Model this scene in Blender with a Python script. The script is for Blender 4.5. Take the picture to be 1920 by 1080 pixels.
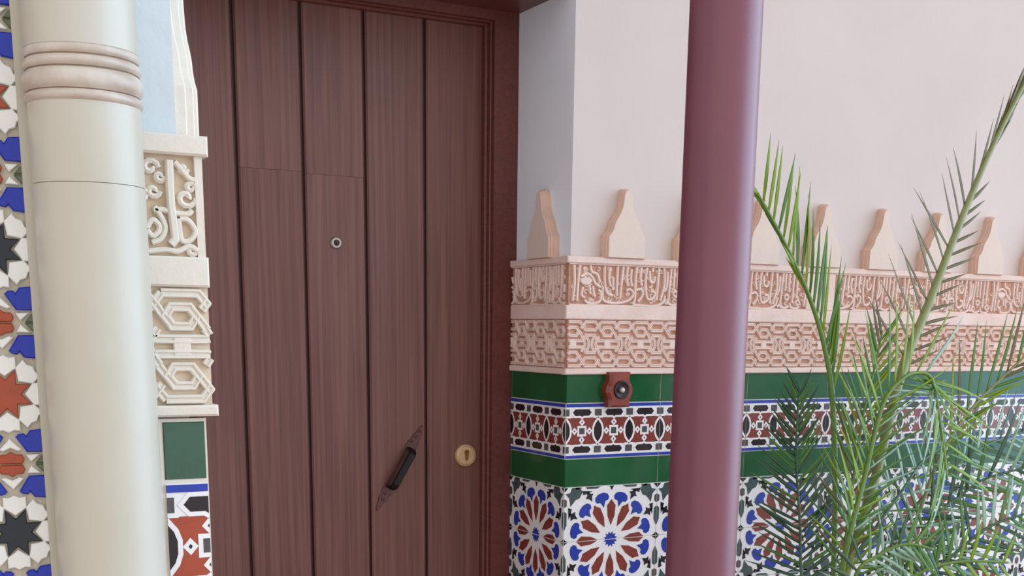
import bpy, bmesh, math, random
from mathutils import Vector, Matrix

for o in list(bpy.data.objects):
    bpy.data.objects.remove(o)
scene = bpy.context.scene
COL = scene.collection
rnd = random.Random(7)

# ------------------------------------------------------------------ camera
F_PX, PY = 2266.38, 1129.92            # focal length and principal row for a 1920 x 1080 frame (photo is the upper part of a tall frame)
YAW, PITCH, ROLL = 0.49429, -0.22238, 0.01178
CAM = Vector((-1.531, -2.574, 1.48))
fw = Vector((math.sin(YAW)*math.cos(PITCH), math.cos(YAW)*math.cos(PITCH), math.sin(PITCH)))
r0 = Vector((math.cos(YAW), -math.sin(YAW), 0)); u0 = r0.cross(fw)
rr = math.cos(ROLL)*r0 + math.sin(ROLL)*u0
uu = -math.sin(ROLL)*r0 + math.cos(ROLL)*u0
cd = bpy.data.cameras.new('camera'); cam = bpy.data.objects.new('camera', cd); COL.objects.link(cam)
cd.sensor_fit = 'HORIZONTAL'; cd.sensor_width = 36.0; cd.lens = F_PX/1920*36
cd.shift_y = (PY-540)/1920; cd.clip_start = 0.05
cam.matrix_world = Matrix(((rr.x, uu.x, -fw.x, CAM.x), (rr.y, uu.y, -fw.y, CAM.y), (rr.z, uu.z, -fw.z, CAM.z), (0, 0, 0, 1)))
scene.camera = cam

# ------------------------------------------------------------------ light
world = bpy.data.worlds.new('world'); scene.world = world; world.use_nodes = True
bg = world.node_tree.nodes['Background']; bg.inputs[0].default_value = (0.95, 0.95, 0.98, 1); bg.inputs[1].default_value = 0.90

def sun(name, direction_to, energy, color, angle):
    d = bpy.data.lights.new(name, 'SUN'); d.energy = energy; d.color = color; d.angle = math.radians(angle)
    o = bpy.data.objects.new(name, d); COL.objects.link(o)
    o.rotation_euler = Vector(direction_to).to_track_quat('Z', 'Y').to_euler()
    return o
sun('patio_daylight', (0.92, -0.34, 0.30), 2.1, (0.44, 0.70, 1.0), 60)

vs = scene.view_settings
vs.view_transform = 'Standard'; vs.look = 'None'; vs.gamma = 1.0; vs.use_curve_mapping = False
vs.exposure = 0.55

# ------------------------------------------------------------------ materials
def srgb(r, g, b):
    f = lambda c: (c/255/12.92) if c/255 <= 0.04045 else ((c/255+0.055)/1.055)**2.4
    return (f(r), f(g), f(b), 1)

MATS = {}
def mat(name, rgb, rough=0.5, var=0.0, scale=8.0, bump=0.0, bscale=40.0, coat=0.0, metal=0.0, stretch=None, rgb2=None, spec=0.5, trans=0.0):
    m = bpy.data.materials.new(name); m.use_nodes = True
    nt = m.node_tree; b = nt.nodes['Principled BSDF']
    b.inputs['Roughness'].default_value = rough; b.inputs['Metallic'].default_value = metal
    b.inputs['Coat Weight'].default_value = coat; b.inputs['Coat Roughness'].default_value = 0.3 if 'column' in name or 'mauve' in name else 0.06
    b.inputs['Specular IOR Level'].default_value = spec
    c = srgb(*rgb)
    tc = nt.nodes.new('ShaderNodeTexCoord')
    src = tc.outputs['Object']
    if stretch:
        mp = nt.nodes.new('ShaderNodeMapping'); mp.inputs['Scale'].default_value = stretch
        nt.links.new(src, mp.inputs[0]); src = mp.outputs[0]
    if var > 0 or rgb2:
        n = nt.nodes.new('ShaderNodeTexNoise'); n.inputs['Scale'].default_value = scale; n.inputs['Detail'].default_value = 6
        nt.links.new(src, n.inputs['Vector'])
        rp = nt.nodes.new('ShaderNodeValToRGB'); rp.color_ramp.elements[0].position = 0.32; rp.color_ramp.elements[1].position = 0.68
        c2 = srgb(*rgb2) if rgb2 else tuple(x*(1-var) for x in c[:3])+(1,)
        rp.color_ramp.elements[0].color = c2; rp.color_ramp.elements[1].color = c
        nt.links.new(n.outputs['Fac'], rp.inputs[0]); nt.links.new(rp.outputs[0], b.inputs['Base Color'])
    else:
        b.inputs['Base Color'].default_value = c
    if bump > 0:
        n2 = nt.nodes.new('ShaderNodeTexNoise'); n2.inputs['Scale'].default_value = bscale; n2.inputs['Detail'].default_value = 5
        nt.links.new(src, n2.inputs['Vector'])
        bp = nt.nodes.new('ShaderNodeBump'); bp.inputs['Strength'].default_value = bump; bp.inputs['Distance'].default_value = 0.004
        nt.links.new(n2.outputs['Fac'], bp.inputs['Height']); nt.links.new(bp.outputs[0], b.inputs['Normal'])
    if trans > 0:
        t = nt.nodes.new('ShaderNodeBsdfTranslucent'); t.inputs[0].default_value = tuple(min(1, x*1.6) for x in c[:3])+(1,)
        mx = nt.nodes.new('ShaderNodeMixShader'); mx.inputs[0].default_value = trans
        nt.links.new(b.outputs[0], mx.inputs[1]); nt.links.new(t.outputs[0], mx.inputs[2])
        nt.links.new(mx.outputs[0], nt.nodes['Material Output'].inputs[0])
    MATS[name] = m
    return m

mat('plaster_wall', (216, 202, 196), 0.75, 0.06, 3.0, 0.15, 30)
mat('lit_reveal_tint', (240, 243, 248), 0.7, 0.05, 6.0, 0.2, 30)  # daylight on the recess side put into a paler, cooler colour
mat('plaster_pier', (204, 213, 215), 0.7, 0.07, 6.0, 0.5, 25)
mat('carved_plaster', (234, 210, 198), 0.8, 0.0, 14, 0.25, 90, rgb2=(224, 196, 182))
mat('carved_ground', (202, 156, 134), 0.9, 0.0, 30, 0.3, 120, rgb2=(184, 134, 110))  # darker than the relief: shade of the carved hollows put into the colour
mat('merlon_plaster', (226, 206, 192), 0.8, 0.05, 10, 0.2, 60)
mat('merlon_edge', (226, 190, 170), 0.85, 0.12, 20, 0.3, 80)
mat('pier_plaster', (220, 211, 197), 0.7, 0.0, 12, 0.25, 70, rgb2=(214, 204, 188))
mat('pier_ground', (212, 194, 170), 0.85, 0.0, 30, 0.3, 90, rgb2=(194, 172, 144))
mat('grout', (214, 208, 196), 0.9, 0.1, 60)
mat('mosaic_grout', (196, 186, 166), 0.9, 0.2, 80, 0.4, 150)
mat('white_glaze', (232, 228, 226), 0.18, 0.05, 40, 0.0, coat=0.12, spec=0.35)
mat('green_glaze', (22, 90, 48), 0.16, 0.3, 10, 0.12, 20, coat=0.08, spec=0.3)
mat('pier_green_glaze', (42, 86, 62), 0.25, 0.25, 18, 0.25, 30, coat=0.2)
mat('blue_glaze', (34, 58, 158), 0.18, 0.12, 60, coat=0.12, spec=0.35)
mat('plum_glaze', (34, 14, 22), 0.18, 0.2, 60, coat=0.12, spec=0.35)
mat('grey_glaze', (84, 76, 78), 0.2, 0.25, 90, coat=0.12, spec=0.35)
mat('slate_glaze', (66, 84, 84), 0.2, 0.3, 60, coat=0.12, spec=0.35)
mat('red_glaze', (132, 54, 46), 0.2, 0.25, 50, coat=0.12, spec=0.35)
mat('star_red_glaze', (168, 70, 42), 0.2, 0.2, 50, coat=0.12, spec=0.35)
mat('mosaic_white', (228, 228, 222), 0.14, 0.05, 60, 0.06, 60, coat=0.15, spec=0.35)
mat('mosaic_blue', (14, 38, 160), 0.14, 0.1, 60, 0.06, 60, coat=0.15, spec=0.35)
mat('mosaic_brown', (164, 68, 32), 0.16, 0.15, 60, 0.06, 60, coat=0.15, spec=0.35)
mat('mosaic_black', (20, 24, 34), 0.14, 0.1, 60, 0.06, 60, coat=0.15, spec=0.35)
mat('mosaic_olive', (92, 104, 78), 0.18, 0.2, 60, 0.06, 60, coat=0.15, spec=0.35)
mat('mosaic_cream', (226, 218, 196), 0.18, 0.1, 60, 0.06, 60, coat=0.15, spec=0.35)
mat('mosaic_purple', (74, 62, 130), 0.18, 0.1, 60, 0.06, 60, coat=0.15, spec=0.35)
mat('column_paint', (190, 185, 170), 0.42, 0.0, 7, 0.08, 18, coat=0.2, rgb2=(184, 177, 158))
mat('ring_groove', (150, 128, 104), 0.8, 0.2, 40)
mat('column_ring', (198, 188, 174), 0.4, 0.0, 24, 0.25, 60, rgb2=(170, 150, 132), coat=0.3)
mat('mauve_paint', (120, 62, 76), 0.42, 0.08, 10, 0.06, 200, coat=0.25)
mat('brass', (216, 182, 138), 0.34, 0.15, 60, metal=0.35)
mat('brass_dark', (142, 96, 56), 0.35, 0.1, 60, metal=0.3)
mat('iron', (34, 26, 28), 0.4, 0.2, 60, 0.1, 120, metal=0.5)
mat('bronze_plate', (92, 56, 52), 0.34, 0.25, 70, 0.2, 120, metal=0.15)
mat('steel', (168, 156, 150), 0.3, metal=0.7)
mat('black_hole', (8, 6, 6), 0.6)
mat('bell_wood', (140, 52, 36), 0.32, 0.25, 30, 0.08, 60, coat=0.3)
mat('bell_cup', (36, 16, 14), 0.45)
mat('button_white', (226, 220, 212), 0.25, coat=0.4)
mat('terracotta_floor', (190, 156, 136), 0.6, 0.15, 5, 0.1, 30)
mat('ceiling_paint', (226, 220, 212), 0.8, 0.05, 4)
mat('terracotta_pot', (164, 92, 62), 0.7, 0.15, 12, 0.1, 60)
mat('soil', (58, 44, 34), 0.95, 0.3, 60, 0.8, 90)
mat('trunk', (96, 74, 50), 0.9, 0.4, 40, 0.8, 60)
mat('leaf_bright', (164, 184, 56), 0.36, 0.0, 9, rgb2=(128, 166, 54), trans=0.35)
mat('leaf_mid', (122, 162, 84), 0.30, 0.0, 9, rgb2=(86, 134, 70), trans=0.3)
mat('leaf_dark', (92, 122, 90), 0.30, 0.0, 9, rgb2=(58, 94, 70), trans=0.2)
mat('leaf_olive', (138, 130, 88), 0.42, 0.0, 9, rgb2=(104, 98, 66), trans=0.15)
mat('leaf_pale', (176, 204, 176), 0.26, 0.0, 9, rgb2=(140, 178, 150), trans=0.2)
mat('rachis_green', (104, 136, 56), 0.4, 0.2, 20)
mat('rachis_olive', (140, 146, 90), 0.45, 0.2, 20)

WSC = (70, 1.2, 70)
def wood_material(name, c1, c2, rough):
    m = bpy.data.materials.new(name); m.use_nodes = True; nt = m.node_tree; b = nt.nodes['Principled BSDF']
    tc = nt.nodes.new('ShaderNodeTexCoord')
    oi = nt.nodes.new('ShaderNodeObjectInfo')
    off = nt.nodes.new('ShaderNodeVectorMath'); off.operation = 'ADD'
    mul = nt.nodes.new('ShaderNodeVectorMath'); mul.operation = 'SCALE'; mul.inputs[0].default_value = (7.3, 3.1, 5.7)
    nt.links.new(oi.outputs['Random'], mul.inputs['Scale'])
    nt.links.new(tc.outputs['Object'], off.inputs[0]); nt.links.new(mul.outputs[0], off.inputs[1])
    mp = nt.nodes.new('ShaderNodeMapping'); mp.inputs['Scale'].default_value = WSC
    nt.links.new(off.outputs[0], mp.inputs[0])
    n = nt.nodes.new('ShaderNodeTexNoise'); n.inputs['Scale'].default_value = 1.6; n.inputs['Detail'].default_value = 8; n.inputs['Distortion'].default_value = 0.6
    nt.links.new(mp.outputs[0], n.inputs['Vector'])
    n3 = nt.nodes.new('ShaderNodeTexNoise'); n3.inputs['Scale'].default_value = 3.0; n3.inputs['Detail'].default_value = 3
    nt.links.new(off.outputs[0], n3.inputs['Vector'])
    mx = nt.nodes.new('ShaderNodeMix'); mx.data_type = 'FLOAT'; mx.inputs[0].default_value = 0.18
    nt.links.new(n.outputs['Fac'], mx.inputs[2]); nt.links.new(n3.outputs['Fac'], mx.inputs[3])
    rp = nt.nodes.new('ShaderNodeValToRGB'); rp.color_ramp.elements[0].position = 0.35; rp.color_ramp.elements[1].position = 0.65
    rp.color_ramp.elements[0].color = srgb(*c1); rp.color_ramp.elements[1].color = srgb(*c2)
    nt.links.new(mx.outputs[0], rp.inputs[0]); nt.links.new(rp.outputs[0], b.inputs['Base Color'])
    bp = nt.nodes.new('ShaderNodeBump'); bp.inputs['Strength'].default_value = 0.12; bp.inputs['Distance'].default_value = 0.001
    nt.links.new(n.outputs['Fac'], bp.inputs['Height']); nt.links.new(bp.outputs[0], b.inputs['Normal'])
    b.inputs['Roughness'].default_value = rough
    MATS[name] = m
wood_material('door_wood', (96, 56, 49), (124, 80, 70), 0.42)
wood_material('frame_wood', (92, 46, 40), (110, 56, 48), 0.4)
wood_material('groove_wood', (44, 18, 16), (52, 22, 20), 0.5)

# ------------------------------------------------------------------ mesh helpers
class MB:
    """collects polygons for one mesh"""
    def __init__(s): s.v = []; s.f = []; s.m = []; s.sm = []
    def face(s, idx, mi=0, smooth=False): s.f.append(idx); s.m.append(mi); s.sm.append(smooth)
    def box(s, a, b, mi=0, c=0.0):
        x0, y0, z0 = a; x1, y1, z1 = b; n = len(s.v)
        s.v += [(x0, y0, z0), (x1, y0, z0), (x1, y1, z0), (x0, y1, z0), (x0, y0, z1), (x1, y0, z1), (x1, y1, z1), (x0, y1, z1)]
        for q in ((0, 3, 2, 1), (4, 5, 6, 7), (0, 1, 5, 4), (1, 2, 6, 5), (2, 3, 7, 6), (3, 0, 4, 7)):
            s.face([n+i for i in q], mi)
    def prism(s, poly, z0, z1, mi=0, inset=0.0, ch=0.0, bottom=False):
        """poly in local x,y, front at z1; optional chamfer ch with inset"""
        poly = ccw(poly); k = len(poly); n = len(s.v)
        if ch > 0:
            top = offset_poly(poly, -inset)
            rings = [(poly, z0), (poly, z1-ch), (top, z1)]
        else:
            rings = [(poly, z0), (poly, z1)]
        for pl, z in rings: s.v += [(x, y, z) for x, y in pl]
        for r in range(len(rings)-1):
            for i in range(k):
                j = (i+1) % k
                s.face([n+r*k+i, n+r*k+j, n+(r+1)*k+j, n+(r+1)*k+i], mi)
        s.face([n+(len(rings)-1)*k+i for i in range(k)], mi)
        if bottom: s.face([n+i for i in reversed(range(k))], mi)
    def sweep(s, pts, prof, mi=0, closed=False, z=0.0, scale=None):
        """flat ribbon along a 2D polyline; prof = [(offset, height)...]"""
        P = [Vector(p) for p in pts]; k = len(P); n = len(s.v); q = len(prof)
        if k < 2: return
        for i in range(k):
            a = P[i-1] if (i > 0 or closed) else None
            b = P[(i+1) % k] if (i < k-1 or closed) else None
            d1 = (P[i]-a).normalized() if a is not None else None
            d2 = (b-P[i]).normalized() if b is not None else None
            if d1 is None: d1 = d2
            if d2 is None: d2 = d1
            n1 = Vector((-d1.y, d1.x)); n2 = Vector((-d2.y, d2.x)); nn = n1+n2
            if nn.length < 1e-6: nn = n1
            nn.normalize(); c = max(0.45, nn.dot(n1)); nn = nn/c
            w = scale[i] if scale else 1.0
            for o_, h in prof:
                s.v.append((P[i].x+nn.x*o_*w, P[i].y+nn.y*o_*w, z+h))
        for i in range(k if closed else k-1):
            j = (i+1) % k
            for t in range(q-1):
                s.face([n+i*q+t+1, n+i*q+t, n+j*q+t, n+j*q+t+1], mi)
        if not closed:
            s.face([n+t for t in range(q)], mi); s.face([n+(k-1)*q+t for t in reversed(range(q))], mi)
    def lathe(s, prof, seg=48, mi=0, smooth=True, cap=True):
        """profile of (radius, height) turned about Z; hard corners get their own vertices"""
        def ring(r, h):
            n = len(s.v); s.v += [(r*math.cos(2*math.pi*i/seg), r*math.sin(2*math.pi*i/seg), h) for i in range(seg)]; return n
        k = len(prof); prev = ring(*prof[0])
        for j in range(k-1):
            cur = ring(*prof[j+1])
            for i in range(seg):
                i2 = (i+1) % seg
                s.face([prev+i, prev+i2, cur+i2, cur+i], mi, smooth)
            prev = cur
            if j < k-2:
                a = Vector((prof[j+1][0]-prof[j][0], prof[j+1][1]-prof[j][1])); c = Vector((prof[j+2][0]-prof[j+1][0], prof[j+2][1]-prof[j+1][1]))
                if a.length > 1e-9 and c.length > 1e-9 and a.normalized().dot(c.normalized()) < 0.8: prev = ring(*prof[j+1])
        if cap:
            a = ring(*prof[0]); s.face([a+i for i in reversed(range(seg))], mi)
            c = ring(*prof[-1]); s.face([c+i for i in range(seg)], mi)
    def tube(s, pts, rad, seg=8, mi=0):
        P = [Vector(p) for p in pts]; n = len(s.v); k = len(P)
        up = Vector((0, 1, 0.01)).normalized()
        for i in range(k):
            t = (P[min(i+1, k-1)]-P[max(i-1, 0)]).normalized()
            a = t.cross(up).normalized(); b = a.cross(t)
            r = rad[i] if isinstance(rad, (list, tuple)) else rad
            for j in range(seg):
                an = 2*math.pi*j/seg; s.v.append(tuple(P[i]+a*(r*math.cos(an))+b*(r*math.sin(an))))
        for i in range(k-1):
            for j in range(seg):
                j2 = (j+1) % seg
                s.face([n+i*seg+j2, n+i*seg+j, n+(i+1)*seg+j, n+(i+1)*seg+j2], mi, True)
        s.face([n+j for j in range(seg)], mi); s.face([n+(k-1)*seg+j for j in reversed(range(seg))], mi)
    def mesh(s, name, mats):
        me = bpy.data.meshes.new(name); me.from_pydata(s.v, [], s.f)
        for m in (mats if isinstance(mats, (list, tuple)) else [mats]): me.materials.append(MATS[m])
        me.polygons.foreach_set('material_index', s.m); me.polygons.foreach_set('use_smooth', s.sm)
        me.update(); return me

def ccw(poly):
    a = sum(poly[i][0]*poly[(i+1) % len(poly)][1]-poly[(i+1) % len(poly)][0]*poly[i][1] for i in range(len(poly)))
    return list(poly) if a > 0 else list(reversed(poly))
def offset_poly(poly, d):
    k = len(poly); out = []
    for i in range(k):
        a = Vector(poly[i-1]); b = Vector(poly[i]); c = Vector(poly[(i+1) % k])
        d1 = (b-a).normalized(); d2 = (c-b).normalized()
        n1 = Vector((d1.y, -d1.x)); n2 = Vector((d2.y, -d2.x)); nn = n1+n2
        if nn.length < 1e-6: nn = n1
        nn.normalize(); nn = nn/max(0.5, nn.dot(n1))
        out.append((b.x+nn.x*d, b.y+nn.y*d))
    return out
def clip_poly(poly, axis, val, keep_greater):
    out = []; k = len(poly)
    for i in range(k):
        a = poly[i]; b = poly[(i+1) % k]
        ia = (a[axis] >= val) == keep_greater; ib = (b[axis] >= val) == keep_greater
        if ia: out.append(a)
        if ia != ib:
            t = (val-a[axis])/(b[axis]-a[axis]); out.append((a[0]+(b[0]-a[0])*t, a[1]+(b[1]-a[1])*t))
    return out
def clip_rect(poly, x0, x1, y0, y1):
    for ax, v, g in ((0, x0, True), (0, x1, False), (1, y0, True), (1, y1, False)):
        if len(poly) < 3: return []
        poly = clip_poly(poly, ax, v, g)
    if len(poly) < 3: return []
    out = [p for i, p in enumerate(poly) if abs(p[0]-poly[i-1][0])+abs(p[1]-poly[i-1][1]) > 1e-6]
    return out if len(out) >= 3 else []
def clip_line(pts, x0, x1):
    """pieces of a polyline inside x0..x1"""
    out = []; cur = []
    for a, b in zip(pts, pts[1:]):
        ax, ay = a; bx, by = b
        t0, t1 = 0.0, 1.0; dx = bx-ax; ok = True
        for p_, q_ in ((-dx, ax-x0), (dx, x1-ax)):
            if abs(p_) < 1e-12:
                if q_ < 0: ok = False
            else:
                t = q_/p_
                if p_ < 0: t0 = max(t0, t)
                else: t1 = min(t1, t)
        if not ok or t0 >= t1:
            if len(cur) > 1: out.append(cur)
            cur = []; continue
        pa = (ax+dx*t0, ay+(by-ay)*t0); pb = (ax+dx*t1, ay+(by-ay)*t1)
        if not cur: cur = [pa]
        cur.append(pb)
        if t1 < 1:
            out.append(cur); cur = []
    if len(cur) > 1: out.append(cur)
    return out
def smooth_line(pts, n=6):
    if len(pts) < 3: return list(pts)
    P = [pts[0]]+list(pts)+[pts[-1]]; out = []
    for i in range(1, len(P)-2):
        p0, p1, p2, p3 = P[i-1], P[i], P[i+1], P[i+2]
        for k in range(n):
            t = k/n
            out.append(tuple(0.5*((2*p1[c])+(-p0[c]+p2[c])*t+(2*p0[c]-5*p1[c]+4*p2[c]-p3[c])*t*t+(-p0[c]+3*p1[c]-3*p2[c]+p3[c])*t**3) for c in range(len(p1))))
    out.append(tuple(pts[-1])); return out

def link(name, me, parent=None, mw=None):
    o = bpy.data.objects.new(name, me); COL.objects.link(o)
    if parent is not None: o.parent = parent
    if mw is not None: o.matrix_basis = mw
    return o
def tag(o, label, cat=None, kind=None, group=None):
    o['label'] = label
    if cat: o['category'] = cat
    if kind: o['kind'] = kind
    if group: o['group'] = group
    return o
def frame(ox, oy, xa, za):
    """wall frame: local x along xa, local y up, local z = outward za"""
    return Matrix(((xa[0], 0, za[0], ox), (xa[1], 0, za[1], oy), (0, 1, 0, 0), (0, 0, 0, 1)))
def T(x, y=0.0, z=0.0): return Matrix.Translation((x, y, z))

FR = frame(0, 0, (1, 0), (0, -1))                    # right wall face, outward -Y
FV = frame(0, 0, (0, -1), (-1, 0))                   # door reveal of the right wall, outward -X; local x = -Y
PX, PYY = -1.2035, -1.28                             # near pier: tile corner
FL = frame(PX, PYY, (1, 0), (0, -1))                 # pier front
FP = frame(PX, PYY, (0, 1), (1, 0))                  # pier side facing the door passage, outward +X; local x = depth

# heights of the dado courses
Z_G1T, Z_B1, Z_B2, Z_G2B, Z_RC = 1.3745, 1.3045, 1.1672, 1.0972, 0.9587
WT = 0.012                                           # tile thickness

# ------------------------------------------------------------------ structure: floor, ceiling, walls
b = MB(); b.box((-4, -6.0, -0.1), (5, 1.0, 0)); fl = link('floor', b.mesh('floor', 'terracotta_floor'))
tag(fl, 'terracotta coloured floor of the gallery', 'floor', 'structure')
b = MB(); b.box((-4, -1.60, 3.9), (5, 1.0, 4.0)); ce = link('ceiling', b.mesh('ceiling', 'ceiling_paint'))
tag(ce, 'pale ceiling over the gallery', 'ceiling', 'structure')
b = MB(); b.box((WT, WT, 0), (4.2, 0.75, 3.9)); wr = link('wall_right', b.mesh('wall_right', 'plaster_wall'))
tag(wr, 'pale pink plaster wall with carved frieze and tiled dado beside the door', 'wall', 'structure')
b = MB(); b.box((-1.9, PYY+0.011, 0), (PX-0.0165, PYY+0.45, 3.9)); wl = link('wall_left', b.mesh('wall_left', 'plaster_pier'))
tag(wl, 'pale plaster pier with mosaic, carved bands and tiles behind the cream column', 'wall', 'structure')
b = MB(); b.box((PX-0.0165, 0.06, 2.29), (WT, 0.75, 3.9)); b.box((-4.0, WT, 0), (PX-0.0165, 0.75, 3.9)); wb = link('wall_back', b.mesh('wall_back', 'plaster_wall'))
tag(wb, 'plaster wall above and to the left of the wooden door', 'wall', 'structure')

b = MB(); b.box((WT-0.0008, WT+0.0004, 1.640), (WT+0.001, 0.30, 2.26)); link('reveal_tint_skin', b.mesh('reveal_tint_skin', 'lit_reveal_tint'), wr)['label'] = 'added skin on the side of the door recess, cool daylight put into its colour'

# ------------------------------------------------------------------ tile meshes (millimetre drawings)
def mm(poly): return [(x*0.001, y*0.001) for x, y in poly]
def rect(cx, cy, w, h): return [(cx-w/2, cy-h/2), (cx+w/2, cy-h/2), (cx+w/2, cy+h/2), (cx-w/2, cy+h/2)]

LEVEL = {7: 0.0, 8: 0.0003}          # 7 = coloured ground, 8 = white strap over it, others on top
def tile_mesh(name, w, h, cells, mats, x0=0.0, x1=None, base=0, gap=0.0008):
    """slab from x0..x1 (metres) of a tile drawing w x h (mm); cells = [(poly_mm, material index)]"""
    W, Hh = w*0.001, h*0.001
    if x1 is None: x1 = W
    b = MB()
    b.prism([(x0+gap, gap), (x1-gap, gap), (x1-gap, Hh-gap), (x0+gap, Hh-gap)], -WT, 0, base, 0.0008, 0.0008)
    for poly, mi in cells:
        q = clip_rect(mm(poly), x0+gap*1.5, x1-gap*1.5, gap*1.5, Hh-gap*1.5)
        if len(q) > 2: b.prism(q, -0.001, 0.0004+LEVEL.get(mi, 0.0006), mi)
    return b.mesh(name, mats)

# border tile: blue lines, cartouches, pointed ovals, red stars  (280 x 137 mm)
BM = ['white_glaze', 'plum_glaze', 'grey_glaze', 'red_glaze', 'blue_glaze', 'black_hole', 'red_glaze', 'red_glaze', 'white_glaze']
def border_cells(H=137.3):
    C = []; P = 280/3; cy = H/2
    C.append((rect(140, H-5.6, 300, 8.0), 4)); C.append((rect(140, 5.4, 300, 7.2), 4))
    C.append((rect(140, cy, 300, 66), 7))
    def grow(pl, d): return offset_poly(ccw(pl), d)
    for k in range(-1, 5):
        ox = k*P
        oval = [(ox, cy+27), (ox+8, cy+17), (ox+11.5, cy+7), (ox+11.5, cy-7), (ox+8, cy-17), (ox, cy-27), (ox-8, cy-17), (ox-11.5, cy-7), (ox-11.5, cy+7), (ox-8, cy+17)]
        C.append((grow(oval, 5.5), 8)); C.append((oval, 1))
        for sy in (-1, 1):
            C.append((rect(ox, cy+sy*36, 28, 8), 8)); C.append((rect(ox, cy+sy*45.5, 19.5, 16.5), 2))
        cx = ox+P/2
        C.append((rect(cx, cy, 26, 26), 8)); C.append((rect(cx, cy, 15.5, 15.5), 2))
        for sy in (-1, 1):
            y = cy+sy*45.5
            cart = [(cx-27, y), (cx-20, y+8.2*sy), (cx+20, y+8.2*sy), (cx+27, y), (cx+20, y-7.8*sy), (cx+4, y-7.8*sy), (cx, y-10.6*sy), (cx-4, y-7.8*sy), (cx-20, y-7.8*sy)]
            C.append((grow(cart, 5.0), 8)); C.append((cart, 1))
            for dx, dy in ((0, sy*21.5), (sy*21.5, 0)):
                C.append(([(cx+dx-8.5, cy+dy), (cx+dx, cy+dy+9.5), (cx+dx+8.5, cy+dy), (cx+dx, cy+dy-9.5)], 8))
                C.append(([(cx+dx-2.2, cy+dy), (cx+dx, cy+dy+2.8), (cx+dx+2.2, cy+dy), (cx+dx, cy+dy-2.8)], 5))
    return C
B_H = 137.3
bcells = border_cells()
me_border = tile_mesh('border_tile', 280, B_H, bcells, BM)
G_H = 70.0
GM = ['green_glaze']
me_green = tile_mesh('green_tile', 280, G_H, [], GM)

# rosette: two 280 x 138 tiles make one 280 x 277 star
RM = ['white_glaze', 'plum_glaze', 'slate_glaze', 'red_glaze', 'blue_glaze', 'grey_glaze', 'mosaic_black', 'slate_glaze', 'white_glaze']
def polar(th, pts):
    c, s = math.cos(th), math.sin(th)
    return [(r*c-t*s, r*s+t*c) for r, t in pts]
def ribbon(pts, w):
    """outline of a flat strap of width w along a polyline"""
    P_ = [Vector(p) for p in pts]; L_, R2 = [], []
    for i, p in enumerate(P_):
        d1 = (p-P_[i-1]).normalized() if i > 0 else (P_[1]-p).normalized()
        d2 = (P_[i+1]-p).normalized() if i < len(P_)-1 else d1
        n1 = Vector((-d1.y, d1.x)); n_ = (n1+Vector((-d2.y, d2.x))).normalized(); n_ = n_/max(0.5, n_.dot(n1))
        L_.append((p.x+n_.x*w/2, p.y+n_.y*w/2)); R2.append((p.x-n_.x*w/2, p.y-n_.y*w/2))
    return L_+R2[::-1]
def rosette_cells():
    C = []
    C.append(([(R_*math.cos(math.radians(15*k)), R_*math.sin(math.radians(15*k))) for k in range(24) for R_ in [20.5 if k % 2 else 13.5]], 4))
    for k in range(12):
        a = math.radians(30*k)
        C.append((polar(a, [(37, 0), (60, 10.2), (88, 12.6), (92, 8.4), (103, 0), (92, -8.4), (88, -12.6), (60, -10.2)]), 3))
        C.append((polar(a+math.radians(15), [(85, 0), (97, 5.5), (101, 9.0), (101, 16.5), (108, 21), (117, 18.5), (122.5, 9), (123.5, 0), (122.5, -9), (117, -18.5), (108, -21), (101, -16.5), (101, -9.0), (97, -5.5)]), 4))
        if k % 3: C.append((polar(a, [(115, 0), (127, 5.5), (131, 13), (135, 6), (146, 0), (135, -6), (131, -13), (127, -5.5)]), 6))
        else: C.append((polar(a, [(126, 0), (134, 4), (142, 12), (142, -12), (134, -4)]), 6))
    for sx in (-1, 1):
        for sy in (-1, 1):
            for sw in (0, 1):
                def q(pts):
                    return [((y if sw else x)*sx, (x if sw else y)*sy) for x, y in pts]
                if not sw:
                    C.append((q([(104, 141), (86, 127), (95, 110), (107, 106), (121, 90), (125, 111), (136, 122), (122, 125), (118, 136)]), 2))
                    C.append((q([(142, 142), (127, 139), (139, 127)]), 6))
                C.append((q([(142, 112), (132.5, 106), (132.5, 92), (142, 86)]), 5))
                C.append((q([(142, 81), (132, 73), (132, 44), (142, 22)]), 2))
                C.append((q([(117, 84), (128, 87), (126, 58), (121, 70)]), 6))
    return C
rc = rosette_cells()
R_H = 138.5
me_ros_up = tile_mesh('rosette_tile_upper', 280, R_H, [([(x+140, y) for x, y in p], m) for p, m in rc], RM)
me_ros_lo = tile_mesh('rosette_tile_lower', 280, R_H, [([(x+140, y+R_H) for x, y in p], m) for p, m in rc], RM)

def cut_tile(kind, x0, x1):
    if kind == 'b': return tile_mesh('border_tile', 280, B_H, bcells, BM, x0, x1)
    if kind == 'g': return tile_mesh('green_tile', 280, G_H, [], GM, x0, x1)
    if kind == 'u': return tile_mesh('rosette_tile', 280, R_H, [([(x+140, y) for x, y in p], m) for p, m in rc], RM, x0, x1)
    return tile_mesh('rosette_tile', 280, R_H, [([(x+140, y+R_H) for x, y in p], m) for p, m in rc], RM, x0, x1)

# mortar bed behind the courses
b = MB(); b.box((0.004, 0.0015, 0), (4.2, WT, Z_G1T)); b.box((0.0015, 0.0045, 0), (WT, 0.30, Z_G1T))
link('mortar_bed', b.mesh('mortar_bed', 'grout'), wr)

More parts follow.
